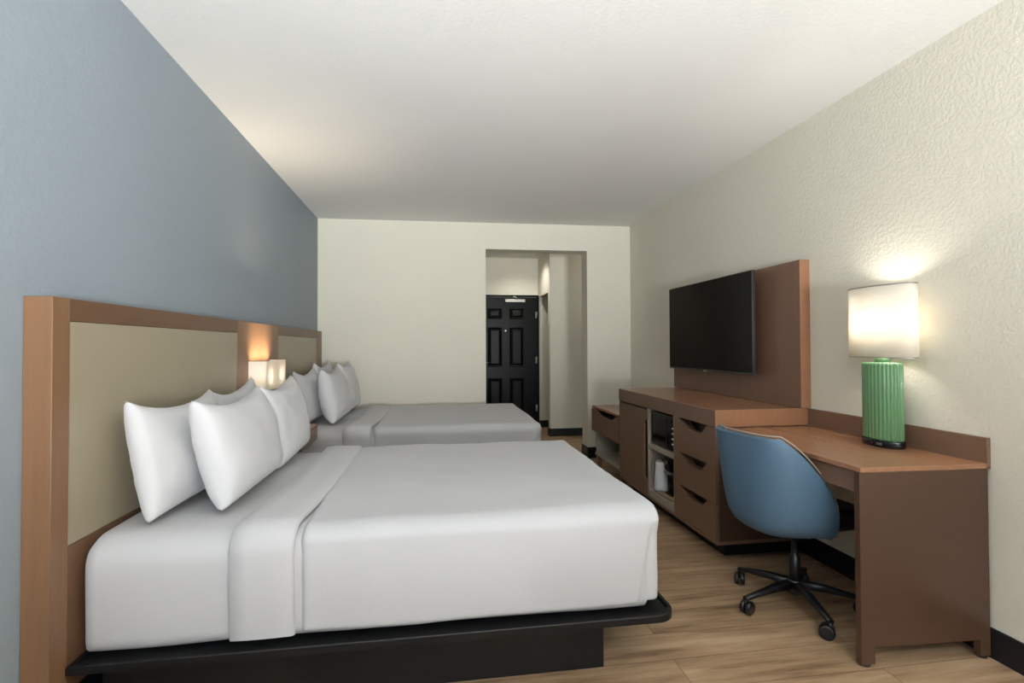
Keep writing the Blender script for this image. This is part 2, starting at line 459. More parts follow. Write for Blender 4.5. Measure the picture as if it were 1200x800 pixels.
# sconce on the middle panel
SY0, SY1, SZ0, SZ1, SX0, SX1 = 3.36, 3.772, .978, 1.160, -1.117, -1.008
t = thing('wall_sconce', 'lit rectangular wall sconce with white shade between the two headboards', 'wall lamp', (XH - .003, 3.566, .90))
m = Mesh()
w = .003
m.box(SX1 - w, SX1, SY0, SY1, SZ0, SZ1, bev=.001); m.box(XH + .0005, SX1 - w, SY0, SY0 + w, SZ0, SZ1, bev=.0007); m.box(XH + .0005, SX1 - w, SY1 - w, SY1, SZ0, SZ1, bev=.0007)
m.obj('lamp_shade', M['sconce_shade'], t)
m = Mesh(); m.box(XH - .003, XH + .010, 3.40, 3.732, .925, 1.10, bev=.003); m.obj('back_plate', M['nickel'], t)
for yy in (3.45, 3.68):
    m = Mesh(); m.box(XH + .010, -1.03, yy - .028, yy + .028, .915, .985, bev=.004); m.lathe([(.017, .985), (.017, 1.02)], -1.06, yy, 16); m.obj('lamp_holder', M['nickel'], t)
    m = Mesh(); m.lathe([(.012, 1.02), (.024, 1.04), (.029, 1.065), (.024, 1.09), (.008, 1.102)], -1.06, yy, 20); m.obj('bulb', M['bulb'], t)
m = Mesh(); m.box(XH + .008, -1.02, 3.38, 3.75, .905, .913, bev=.002); m.obj('bottom_bar', M['nickel'], t)

# nightstand hung on the wall panel
t = thing('nightstand', 'small wall-hung brown nightstand between the beds under the sconce', 'nightstand', (-.95, 3.575, .60))
m = Mesh(); m.prism([(XH, 3.33), (-.83, 3.33), (-.80, 3.36), (-.80, 3.80), (-.83, 3.83), (XH, 3.83)], 'Z', .69, .705); m.obj('top', M['top_wood'], t)
m = Mesh(); m.prism([(XH, 3.333), (-.832, 3.333), (-.803, 3.362), (-.803, 3.798), (-.832, 3.827), (XH, 3.827)], 'Z', .60, .69); m.obj('apron', M['case_wood_y_lit'], t)

# ------------------------------------------------------------------ beds
def soft_box(x0, x1, y0, y1, z0, z1, rx, ry, rzt, rzb, dx=.03, amp=.0, seed=0, keep=None, warp=None):
    bm = bmesh.new()
    nx = max(6, int((x1 - x0) / dx)); ny = max(6, int((y1 - y0) / dx)); nz = max(8, int((z1 - z0) / (dx * .6)))
    def smap(a, b, n, r1, r2):
        out = []
        for i in range(n + 1):
            s = i / n
            out.append(a + (b - a) * (s - 0.055 * math.sin(2 * PI * s) if True else s))
        return out
    X = smap(x0, x1, nx, 0, 0); Y = smap(y0, y1, ny, 0, 0); Z = smap(z0, z1, nz, 0, 0)
    V = {}
    def vert(i, j, k):
        key = (i, j, k)
        if key in V: return V[key]
        p = Vector((X[i], Y[j], Z[k]))
        rz = rzt if p.z > (z0 + z1) / 2 else rzb
        qx = min(max(p.x, x0 + rx), x1 - rx); qy = min(max(p.y, y0 + ry), y1 - ry)
        qz = min(max(p.z, z0 + rzb), z1 - rzt)
        d = Vector(((p.x - qx) / rx, (p.y - qy) / ry, (p.z - qz) / rz))
        L = d.length
        if L > 1e-9:
            mx = max(abs(d.x), abs(d.y), abs(d.z))
            d = d / L * mx
        c = Vector((qx + d.x * rx, qy + d.y * ry, qz + d.z * rz))
        if amp:
            nn = noise.noise(Vector((c.x * 2.3 + seed, c.y * 2.3, c.z * 3.1)))
            n3 = noise.noise(Vector((c.x * 7 + seed, c.y * 7, c.z * 5)))
            out = Vector((d.x, d.y, d.z)); 
            if out.length > 0: out.normalize()
            c += out * amp * (nn + .3 * n3)
        if warp: c = warp(c)
        V[key] = bm.verts.new(c); return V[key]
    def quad(a, b, c, d):
        vs = (vert(*a), vert(*b), vert(*c), vert(*d))
        f = bm.faces.new(vs); f.smooth = True
    sides = keep or 'xXyYzZ'
    if 'z' in sides: [quad((i, j, 0), (i, j + 1, 0), (i + 1, j + 1, 0), (i + 1, j, 0)) for i in range(nx) for j in range(ny)]
    if 'Z' in sides: [quad((i, j, nz), (i + 1, j, nz), (i + 1, j + 1, nz), (i, j + 1, nz)) for i in range(nx) for j in range(ny)]
    if 'y' in sides: [quad((i, 0, k), (i + 1, 0, k), (i + 1, 0, k + 1), (i, 0, k + 1)) for i in range(nx) for k in range(nz)]
    if 'Y' in sides: [quad((i, ny, k), (i, ny, k + 1), (i + 1, ny, k + 1), (i + 1, ny, k)) for i in range(nx) for k in range(nz)]
    if 'x' in sides: [quad((0, j, k), (0, j, k + 1), (0, j + 1, k + 1), (0, j + 1, k)) for j in range(ny) for k in range(nz)]
    if 'X' in sides: [quad((nx, j, k), (nx, j + 1, k), (nx, j + 1, k + 1), (nx, j, k + 1)) for j in range(ny) for k in range(nz)]
    w = Mesh(); w.bm.free(); w.bm = bm
    bmesh.ops.recalc_face_normals(bm, faces=bm.faces)
    return w

def solid(o, th, off=-1):
    md = o.modifiers.new('thick', 'SOLIDIFY'); md.thickness = th; md.offset = off
    return o

def make_bed(dy, which, lab):
    y0, y1 = 1.835 + dy, 3.265 + dy
    t = thing('bed', lab[0], 'bed', (-.12, (y0 + y1) / 2, 0), 'beds')
    m = Mesh(); m.box(-1.105, .655, y0 + .115, y1 - .10, 0, .243, bev=.003); m.obj('base', M['black'], t)
    # platform tray with rounded foot corners and a shallow lip
    px0, px1, py0, py1 = -1.112, .885, y0 - .052, y1 + .05
    r = .075
    def outline(i):
        pts = [(px0 + (i if i else 0), py0 + i)]
        rr = r - i
        for k in range(9):
            a = -PI / 2 + PI / 2 * k / 8; pts.append((px1 - r + rr * math.cos(a), py0 + r + rr * math.sin(a)))
        for k in range(9):
            a = PI / 2 * k / 8; pts.append((px1 - r + rr * math.cos(a), py1 - r + rr * math.sin(a)))
        pts.append((px0 + i, py1 - i))
        return pts
    m = Mesh()
    L = [[m.bm.verts.new((x, y, z)) for x, y in outline(i)] for i, z in ((0, .245), (0, .268), (.002, .271), (.016, .271), (.020, .262))]
    fs = []
    for a, b in zip(L, L[1:]):
        for i in range(len(a)): fs.append(m.bm.faces.new((a[i], a[(i + 1) % len(a)], b[(i + 1) % len(a)], b[i])))
    fs.append(m.bm.faces.new(L[0][::-1])); fs.append(m.bm.faces.new(L[-1]))
    bmesh.ops.recalc_face_normals(m.bm, faces=fs)
    m.obj('platform', M['bedblack'], t)
    m = soft_box(-1.111, .805, y0 - .006, y1, .262, .630, .03, .10, .085, .045, .04, .006, seed=dy)
    m.obj('mattress', M['sheet'], t)
    # duvet
    def warp(c):
        c = c.copy()
        if c.y < y0 + .12 and c.z < .60:       # near-side foot corner fold
            k = max(0, min(1, (c.x - (.742 + (c.z - .28) * .17)) / .008))
            c.y += .015 * k * max(0, min(1, (.60 - c.z) / .06))
        if c.z < .33:
            c.z += .006 * math.sin(c.x * 9 + dy) * (1 - (c.z - .27) / .06) + .004
        return c
    m = soft_box(-.452, .848, y0 - .016, y1 + .016, .274, .648, .035, .085, .06, .03, .012 if dy == 0 else .022, .010, seed=dy + 3, keep='XyYZ', warp=warp)
    # open the head end: flatten rounding there
    for v in m.bm.verts:
        if v.co.x < -.40: v.co.x = -.452 + (v.co.x + .452) * 1.0
    d = m.obj('duvet', M['linen'], None, loc=(.2, (y0 + y1) / 2, .27))
    tag(d, lab[1], 'duvet', 'white duvets')
    solid(d, .006)
    return t
def band(dy, duv):
    y0, y1 = 1.835 + dy, 3.265 + dy
    bm = bmesh.new()
    # turned-down strip: profile swept across the bed, ends hang down both sides
    prof_x = [(-.655, .0), (-.660, .006), (-.655, .014), (-.60, .018), (-.52, .017), (-.466, .014), (-.458, .008), (-.456, .0)]
    path = []
    ny = 40
    zt = .642; zb = .292; r = .08
    yy0, yy1 = y0 - .006, y1 + .006
    for k in range(12): path.append((yy0, zb + (zt - r - zb) * k / 11, -1, 0))
    for k in range(1, 9):
        a = PI / 2 * k / 8; path.append((yy0 + r - r * math.cos(a), zt - r + r * math.sin(a), -math.cos(a), math.sin(a)))
    for k in range(1, ny): path.append((yy0 + r + (yy1 - yy0 - 2 * r) * k / ny, zt, 0, 1))
    for k in range(9):
        a = PI / 2 * (1 - k / 8); path.append((yy1 - r + r * math.cos(a), zt - r + r * math.sin(a), math.cos(a), math.sin(a)))
    for k in range(1, 12): path.append((yy1, zt - r - (zt - r - zb) * k / 11, 1, 0))
    rows = []
    for (y, z, ny_, nz_) in path:
        s = y - y0
        wob = .006 * noise.noise(Vector((y * 3, z * 3, dy)))
        rows.append([bm.verts.new((x + wob + .035 * min(1, max(0, (z - .5) / .14)) * min(1, s / .5) * (1 if True else 0), y + ny_ * h, z + nz_ * h)) for x, h in prof_x])
    for a, b in zip(rows, rows[1:]):
        for i in range(len(prof_x) - 1):
            f = bm.faces.new((a[i], b[i], b[i + 1], a[i + 1])); f.smooth = True
    bmesh.ops.recalc_face_normals(bm, faces=bm.faces)
    w = Mesh(); w.bm.free(); w.bm = bm
    return w.obj('turned_down_fold', M['sheet'], duv)
DY = 2.12
make_bed(0, 0, ('near bed with white bedding on a black platform, front left', 'white ribbed duvet spread over the near bed'))
band(0, bpy.data.objects['duvet'])
make_bed(DY, 1, ('far bed with white bedding, against the back wall beyond the nightstand', 'white duvet spread over the far bed'))
band(DY, bpy.data.objects['duvet.001'])

# pillows
def pillow_mesh(W, Hh, Tk, seed):
    bm = bmesh.new(); n = 34
    def P(u, v, s):
        # outline with tips
        x = W / 2 * u * (1 - .085 * (1 - v * v) * abs(u) ** 2 * 0 - .03 * (1 - v ** 2) * u * u) + math.copysign(.010, u) * (abs(u) * abs(v)) ** 8
        z = Hh / 2 * v * (1 - (.17 if v > 0 else .06) * (1 - u ** 2) * v * v) + (.022 if v > 0 else -.004) * (abs(u) * abs(v)) ** 9
        e = max(0, (1 - abs(u) ** 2.6)) * max(0, (1 - abs(v) ** 2.6))
        th = Tk / 2 * e ** .36
        th *= 1 + .16 * (-v) * (1 - u * u)       # filling settles
        nn = noise.noise(Vector((u * 1.7 + seed * 3.1, v * 1.7, s))) * .010 + noise.noise(Vector((u * 4 + seed, v * 4, s * 2))) * .0045
        edge = min(1, 1.6 * e ** .7)
        # radial puckers toward the corners
        pk = .0012 * math.sin(9 * math.atan2(abs(v), abs(u) + .001) * 2 + seed) * (1 - e)
        return Vector((x, s * (th + (nn + pk) * edge), z))
    F = []
    grid = {}
    for s in (1, -1):
        for i in range(n + 1):
            for j in range(n + 1):
                u = -1 + 2 * i / n; v = -1 + 2 * j / n
                u = math.sin(u * PI / 2) * .5 + u * .5; v = math.sin(v * PI / 2) * .5 + v * .5
                if s == -1 and (i in (0, n) or j in (0, n)): grid[(s, i, j)] = grid[(1, i, j)]; continue
                grid[(s, i, j)] = bm.verts.new(P(u, v, s))
    for s in (1, -1):
        for i in range(n):
            for j in range(n):
                vs = [grid[(s, i, j)], grid[(s, i + 1, j)], grid[(s, i + 1, j + 1)], grid[(s, i, j + 1)]]
                f = bm.faces.new(vs if s == -1 else vs[::-1]); f.smooth = True
    bmesh.ops.recalc_face_normals(bm, faces=bm.faces)
    w = Mesh(); w.bm.free(); w.bm = bm
    return w

def place_pillow(xb, y, zb, xt, zt, W, Tk, seed, label, group, roll=0, yaw=0):
    Hh = math.hypot(xb - xt, zt - zb)
    m = pillow_mesh(W, Hh, Tk, seed)
    # local: x along bed width, y normal, z up ; rotate so normal is +X then lean back
    lean = math.atan2(xb - xt, zt - zb)
    R = Matrix.Rotation(yaw, 4, 'Z') @ Matrix.Rotation(-lean, 4, 'Y') @ Matrix.Rotation(roll, 4, 'X') @ Matrix.Rotation(PI / 2, 4, 'Z')
    bmesh.ops.transform(m.bm, matrix=R, verts=m.bm.verts)
    o = m.obj('pillow', M['pillow'], None, local=True)
    o.location = ((xb + xt) / 2, y, (zb + zt) / 2)
    tag(o, label, 'pillow', group)
    return o
PG = 'pillows on the near bed'; PG2 = 'pillows on the far bed'
place_pillow(-.955, 2.265, .648, -1.03, 1.045, .65, .155, 1, 'white pillow of the near bed, leaning on the headboard, closest to the camera', PG, roll=-.02)
place_pillow(-.965, 2.89, .648, -1.03, 1.045, .56, .145, 2, 'white pillow of the near bed leaning on the headboard next to the nightstand', PG, roll=.05)
place_pillow(-.76, 2.37, .655, -.86, 1.04, .68, .19, 3, 'front white pillow of the near bed, on the side nearest the camera', PG, yaw=.0)
place_pillow(-.765, 3.015, .655, -.85, 1.05, .59, .17, 4, 'front white pillow of the near bed, beside the nightstand', PG, roll=.04)
place_pillow(-.965, 2.26 + DY, .648, -1.03, 1.05, .62, .15, 5, 'back white pillow of the far bed, beside the nightstand', PG2)
place_pillow(-.97, 2.92 + DY, .648, -1.03, 1.09, .60, .145, 6, 'back white pillow of the far bed, in the corner by the cream wall', PG2)
place_pillow(-.765, 2.36 + DY, .655, -.85, 1.055, .64, .19, 7, 'front white pillow of the far bed, on its side nearest the camera', PG2)
place_pillow(-.765, 3.02 + DY, .655, -.85, 1.085, .58, .17, 8, 'front white pillow of the far bed, on the side by the cream wall', PG2)

# ------------------------------------------------------------------ console cabinet
XF = 1.6; CY0, CY1 = 2.76, 4.315
XW = XR - .001
t = thing('console_cabinet', 'long brown media cabinet with door, open shelves and three drawers under the television', 'cabinet', (1.9, 3.54, 0))
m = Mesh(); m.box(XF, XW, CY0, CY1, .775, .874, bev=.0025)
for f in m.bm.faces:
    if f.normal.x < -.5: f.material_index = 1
m.obj('countertop', [M['top_wood'], M['case_wood_y_lit']], t)  # lighter wood on the slab end stands in for the table lamp's light
# carcass: sides, partitions, back, bottom
def cb(name, x0, x1, y0, y1, z0, z1, mat, bev=.0015, par=None):
    m = Mesh(); m.box(x0, x1, y0, y1, z0, z1, bev=bev); return m.obj(name, M[mat], par or t)
cb('side_panel', XF + .022, XW, CY0 + .004, CY0 + .024, .12, .775, 'case_wood_x_shaded')
cb('side_panel', XF + .022, XW, CY1 - .022, CY1 - .002, .12, .775, 'case_wood_x_shaded')
cb('bottom_board', XF + .004, XW, CY0 + .004, CY1 - .002, .10, .12, 'case_wood_y_lit')
cb('back_board', XW - .016, XW, CY0 + .024, CY1 - .022, .12, .775, 'greige')
cb('toe_kick', XF + .11, XW, CY0 + .10, CY1 - .04, 0, .10, 'black')
cb('partition', XF + .004, XW - .016, 3.278, 3.294, .12, .775, 'greige')
cb('partition', XF + .004, XW - .016, 3.704, 3.722, .12, .775, 'greige')
cb('shelf', XF + .006, XW - .016, 3.294, 3.704, .478, .512, 'greige')
cb('shelf', XF + .006, XW - .016, 3.294, 3.704, .12, .168, 'greige')
# drawers: fronts with trapezoid hand cut-outs at the top edge
zt = .771
for k, (zb_, ztop) in enumerate(((.550, .771), (.334, .5475), (.124, .3315))):
    zz0 = zb_
    y0, y1 = CY0 + .002, 3.280
    nz = ztop - .058
    pts = [(y0, zz0), (y1, zz0), (y1, ztop), (3.205, ztop), (3.115, nz), (2.925, nz), (2.86, ztop), (y0, ztop)]
    m = Mesh(); m.prism(pts, 'X', XF + .001, XF + .021)
    d = m.obj('drawer', M['case_wood_y_lit'], t)
    # drawer box behind, set back so the cut-out shows a sloped scoop
    m = Mesh(); m.box(XF + .09, XW - .03, 2.80, 3.265, zz0 + .01, ztop - .003); m.obj('drawer_box', M['dark'], d)
    m = Mesh(); m.prism([(3.215, ztop), (3.12, nz - .012), (3.13, nz - .012), (3.23, ztop)], 'X', XF + .021, XF + .075); 
    m.prism([(2.85, ztop), (2.92, nz - .012), (2.91, nz - .012), (2.84, ztop)], 'X', XF + .021, XF + .075)
    m.box(XF + .021, XF + .075, 2.915, 3.125, nz - .016, nz - .010)
    m.obj('hand_recess', M['case_wood_y_lit'], d)
# door with cut handle on its near edge
pts = [(3.722, .124), (4.305, .124), (4.305, .758), (3.722, .758), (3.722, .70), (3.79, .655), (3.79, .245), (3.722, .20)]
m = Mesh(); m.prism(pts, 'X', XF + .001, XF + .021); d = m.obj('door', M['case_wood_y_lit'], t)
m = Mesh(); m.box(XF + .10, XF + .12, 3.724, 4.28, .13, .77); m.obj('cavity_shade_board', M['dark'], d)  # dark sheet added as the shade behind the handle cut-out
m = Mesh(); m.box(XF + .003, XF + .020, 3.724, 4.303, .7585, .774); m.obj('shadow_gap', M['black'], t)  # black strip standing in for the shade above the door

# tall back panel behind the television
t = thing('television_backboard', 'tall plain brown wood wall panel behind the television', 'wall panel', (2.17, 3.56, .875))
m = Mesh(); m.box(2.14, XW, 2.752, 4.37, .8755, 1.7515, bev=.001); m.obj('board', M['case_wood_z_lit'], t)
m = Mesh(); m.box(2.1395, XW, 2.749, 2.7518, .8755, 1.752); m.obj('lit_edge', M['top_wood'], t)  # lighter strip added on the near edge, standing in for lamplight

# television on a wall mount
t = thing('television', 'flat black television mounted on the brown wall panel above the cabinet', 'television', (2.08, 3.67, 1.05))
TX = 2.05; TY0, TY1, TZ0, TZ1 = 3.075, 4.265, 1.050, 1.738
m = Mesh(); m.box(TX, TX + .022, TY0, TY1, TZ0, TZ1, bev=.003); m.obj('bezel', M['tv_bezel'], t)
m = Mesh(); m.box(TX - .002, TX + .001, TY0 + .008, TY1 - .006, TZ0 + .016, TZ1 - .006, bev=.0008); m.obj('screen', M['screen'], t)
m = Mesh(); m.box(TX + .022, TX + .045, TY0 + .22, TY1 - .22, TZ0 + .04, TZ1 - .2, bev=.008); m.obj('rear_housing', M['plastic'], t)
m = Mesh(); m.box(TX + .045, 2.1385, 3.5, 3.84, 1.28, 1.48, bev=.003); m.obj('wall_mount', M['plastic'], t)
m = Mesh(); m.box(TX - .004, TX + .002, 3.645, 3.695, TZ0 - .006, TZ0 + .009, bev=.001); m.obj('logo_plate', M['steel'], t)

# ------------------------------------------------------------------ microwave, tray, jug, coffee maker
t = thing('microwave', 'black microwave oven on the upper open shelf of the cabinet', 'microwave', (1.8, 3.5, .513))
m = Mesh(); m.box(1.635, 2.0, 3.31, 3.692, .522, .762, bev=.006); m.obj('body', M['gloss_black'], t)
m = Mesh(); m.box(1.620, 1.635, 3.41, 3.692, .524, .760, bev=.004); d = m.obj('door', M['mw_glass'], t)
m = Mesh()
for (a, b, c, e) in ((3.43, 3.67, .545, .553), (3.43, 3.67, .732, .740), (3.43, 3.438, .545, .740), (3.662, 3.67, .545, .740)): m.box(1.617, 1.621, a, b, c, e)
m.obj('window_frame', M['plastic'], d)
m = Mesh(); m.box(1.620, 1.635, 3.312, 3.406, .524, .760, bev=.003); d = m.obj('control_panel', M['gloss_black'], t)
for i in range(4):
    m = Mesh(); m.box(1.617, 1.6205, 3.325, 3.345, .565 + i * .036, .575 + i * .036, bev=.001); m.obj('button', M['white_plastic'], d)
m = Mesh(); m.box(1.617, 1.6205, 3.35, 3.395, .715, .74, bev=.001); m.obj('display', M['mw_glass'], d)
for i, (x, y) in enumerate(((1.66, 3.34), (1.66, 3.66), (1.97, 3.34), (1.97, 3.66))):
    m = Mesh(); m.lathe([(.012, .5125), (.012, .523)], x, y, 12); m.obj('foot', M['plastic'], t)

t = Mesh()
L = []
def ov(cx, cy, a, b, z, k=28): return [t.bm.verts.new((cx + a * math.copysign(abs(math.cos(q)) ** .6, math.cos(q)), cy + b * math.copysign(abs(math.sin(q)) ** .6, math.sin(q)), z)) for q in [2 * PI * i / k for i in range(k)]]
for a, b, z in ((.118, .185, .1685), (.128, .194, .186), (.121, .187, .186), (.114, .180, .174)): L.append(ov(1.742, 3.50, a, b, z))
for a, b in zip(L, L[1:]):
    for i in range(len(a)): t.bm.faces.new((a[i], a[(i + 1) % len(a)], b[(i + 1) % len(a)], b[i]))
t.bm.faces.new(L[0][::-1]); t.bm.faces.new(L[-1]); bmesh.ops.recalc_face_normals(t.bm, faces=t.bm.faces)
tag(t.obj('serving_tray', M['tray']), 'pale oval tray holding the jug and coffee maker on the bottom shelf', 'tray')

jx, jy = 1.675, 3.632
t = thing('ice_jug', 'white ribbed jug with a thin handle beside the coffee maker', 'jug', (jx, jy, .1745))
m = Mesh(); prof = [(.048, .1745), (.054, .180)]
for i in range(16):
    z = .18 + i * .0125; prof.append((.0555 - i * .0008 + (.0009 if i % 2 else -.0009), z))
prof += [(.042, .383), (.040, .388)]
m.lathe(prof, jx, jy, 36); m.obj('body', M['jug'], t)
m = Mesh(); m.lathe([(.041, .388), (.039, .397), (.012, .401), (.012, .409)], jx, jy, 28); m.obj('lid', M['nickel'], t)
m = Mesh(); m.tube([(jx - .030, jy + .028, .375), (jx - .055, jy + .052, .380), (jx - .060, jy + .057, .35), (jx - .057, jy + .054, .28), (jx - .038, jy + .036, .225)], .004, 8); m.obj('handle', M['nickel'], t)

cmx, cmy = 1.725, 3.505
t = thing('coffee_maker', 'black single-cup coffee maker with silver band on the tray', 'coffee maker', (cmx, cmy, .1745))
m = Mesh(); m.box(cmx - .06, cmx + .08, cmy - .048, cmy + .048, .1745, .192, bev=.006); m.obj('drip_base', M['gloss_black'], t)
m = Mesh(); m.box(cmx + .02, cmx + .078, cmy - .045, cmy + .045, .192, .36, bev=.01); m.obj('column', M['gloss_black'], t)
m = Mesh(); m.box(cmx - .07, cmx + .078, cmy - .05, cmy + .05, .345, .455, bev=.014); m.obj('brew_head', M['gloss_black'], t)
m = Mesh(); m.box(cmx - .073, cmx + .080, cmy - .0515, cmy + .0515, .327, .343, bev=.004); m.obj('band', M['nickel'], t)
m = Mesh(); m.lathe([(.030, .193), (.036, .20), (.037, .315), (.034, .322)], cmx - .025, cmy, 28); m.obj('travel_mug', M['gloss_black'], t)
m = Mesh(); m.lathe([(.016, cmx - .078), (.018, cmx - .066)], cmy + .01, .405, 16, axis='X'); m.obj('button', M['nickel'], t)

# ------------------------------------------------------------------ low luggage bench beyond the cabinet
t = thing('luggage_bench', 'low brown drawer unit with open shelf past the far end of the cabinet', 'cabinet', (1.9, 4.73, 0))
LY0, LY1, LX, LZ = 4.325, 5.105, 1.60, .640
m = Mesh(); m.box(LX + .01, XW - .014, LY0, LY1, LZ - .022, LZ, bev=.002); m.obj('top', M['top_wood'], t)
cb('side_panel', LX + .022, XW - .014, LY1 - .02, LY1, .385, LZ - .022, 'case_wood_x_shaded')
cb('side_panel', LX + .022, XW - .014, LY0, LY0 + .02, .05, LZ - .022, 'case_wood_x_shaded')
cb('back_board', XW - .03, XW - .014, LY0 + .02, LY1 - .02, .15, LZ - .022, 'greige')
cb('side_panel', LX + .03, XW - .03, LY1 - .075, LY1 - .055, .15, .385, 'greige')
cb('shelf', LX + .02, XW - .03, LY0 + .02, LY1 - .05, .15, .175, 'greige')
pts = [(LY0 + .002, .39), (LY1 - .001, .39), (LY1 - .001, LZ - .026), (4.965, LZ - .026), (4.82, LZ - .072), (4.50, LZ - .072), (4.40, LZ - .026), (LY0 + .002, LZ - .026)]
m = Mesh(); m.prism(pts, 'X', LX + .001, LX + .021); d = m.obj('drawer', M['case_wood_y_lit'], t)
m = Mesh(); m.box(LX + .05, XW - .05, LY0 + .03, LY1 - .03, .40, LZ - .085); m.obj('drawer_box', M['dark'], d)
cb('leg', LX + .03, LX + .075, LY1 - .10, LY1 - .055, 0, .15, 'case_wood_z_lit')
cb('leg', LX + .03, LX + .075, LY0 + .02, LY0 + .065, 0, .15, 'case_wood_z_lit')
cb('leg', XW - .08, XW - .035, LY1 - .10, LY1 - .055, 0, .15, 'case_wood_z_lit')
cb('leg', XW - .08, XW - .035, LY0 + .02, LY0 + .065, 0, .15, 'case_wood_z_lit')

# ------------------------------------------------------------------ desk
t = thing('desk', 'brown wooden desk with full side panel and low backsplash, front right', 'desk', (1.93, 2.28, 0))
GX = 1.640; GY0, GY1 = 1.785, 2.757; DT = .771
m = Mesh(); m.box(GX, 2.186, GY0, GY1, DT - .02, DT, bev=.0015); m.obj('desktop', M['top_wood'], t)
m = Mesh(); m.box(GX + .012, GX + .032, GY0 + .03, GY1, .665, DT - .021, bev=.0015); m.obj('front_apron', M['case_wood_y_lit'], t)
m = Mesh(); m.box(2.187, XW, GY0, GY1, DT - .0195, .874, bev=.0015); m.obj('backsplash', M['case_wood_y_lit'], t)
# side panel with two feet (arch cut low)
pts = [(GX - .004, .012), (GX + .052, .012), (GX + .052, .075), (2.145, .075), (2.145, .012), (2.190, .012), (2.190, DT - .021), (GX - .004, DT - .021)]
m = Mesh(); m.prism(pts, 'Y', GY0 + .002, GY0 + .028); m.obj('side_panel', M['case_wood_x_shaded'], t)
m = Mesh(); m.box(GX + .052, 2.125, GY0 + .03, GY0 + .05, .075, .13, bev=.001); m.obj('lower_rail', M['case_wood_x_shaded'], t)
for x in (GX + .024, 2.168):
    m = Mesh(); m.lathe([(.013, 0), (.015, .004), (.015, .0115)], x, GY0 + .015, 16); m.obj('foot_glide', M['plastic'], t)

for ch in [q for q in bpy.data.objects if q.parent == t]:
    for v in ch.data.vertices:
        wy = v.co.y + t.location.y; wx = v.co.x + t.location.x
        if wy < GY0 + .06: v.co.y -= .026 * (wx - GX) / .55

# table lamp
t = thing('table_lamp', 'lit table lamp with fluted green body and oval white shade on the desk', 'table lamp', (2.105, 2.157, .7715))
lx, ly = 2.105, 2.157
m = Mesh(); m.lathe([(1.0, .7715), (1.03, .776), (1.03, .801), (1.0, .804)], lx, ly, 64, sx=.058, sy=.102); b = m.obj('foot', M['gloss_black'], t)
m = Mesh(); m.box(lx - .0605, lx - .052, 2.11, 2.134, .782, .793, bev=.001); m.obj('outlet', M['steel'], b)
m = Mesh(); m.lathe([(.96, .804), (1.0, .810), (1.0, 1.15), (.97, 1.163), (.3, 1.165)], lx, ly, 288, sx=.058, sy=.100, flute=32, fd=.06); m.obj('body', M['green'], t)
m = Mesh(); m.lathe([(.03, 1.165), (.03, 1.188), (.012, 1.19), (.012, 1.24), (.018, 1.245), (.018, 1.275)], lx, ly, 24); m.obj('neck', M['green'], t)
m = Mesh()
sx, sy = .078, .178
m.lathe([(1.0, 1.188), (.985, 1.522)], lx, ly, 96, sx=sx, sy=sy, closed_top=False, closed_bottom=False)
sh = m.obj('lamp_shade', M['shade'], t); solid(sh, .0015)
m = Mesh(); m.lathe([(1.006, 1.186), (1.006, 1.191), (.985, 1.191), (.985, 1.186), (1.006, 1.186)], lx, ly, 96, sx=sx, sy=sy, closed_top=False, closed_bottom=False)
m.obj('shade_ring', M['nickel'], sh); m = Mesh(); m.lathe([(.991, 1.519), (.991, 1.524), (.97, 1.524), (.97, 1.519), (.991, 1.519)], lx, ly, 96, sx=sx, sy=sy, closed_top=False, closed_bottom=False)
m.obj('shade_ring', M['nickel'], sh)
m = Mesh(); m.tube([(lx, ly - .174, 1.50), (lx, ly, 1.50), (lx, ly + .174, 1.50)], .002, 6); m.tube([(lx, ly, 1.275), (lx, ly, 1.50)], .002, 6); m.obj('shade_spider', M['nickel'], sh)
m = Mesh(); m.lathe([(.012, 1.28), (.02, 1.30), (.031, 1.335), (.029, 1.36), (.012, 1.384)], lx, ly, 24); m.obj('bulb', M['bulb_table'], t)

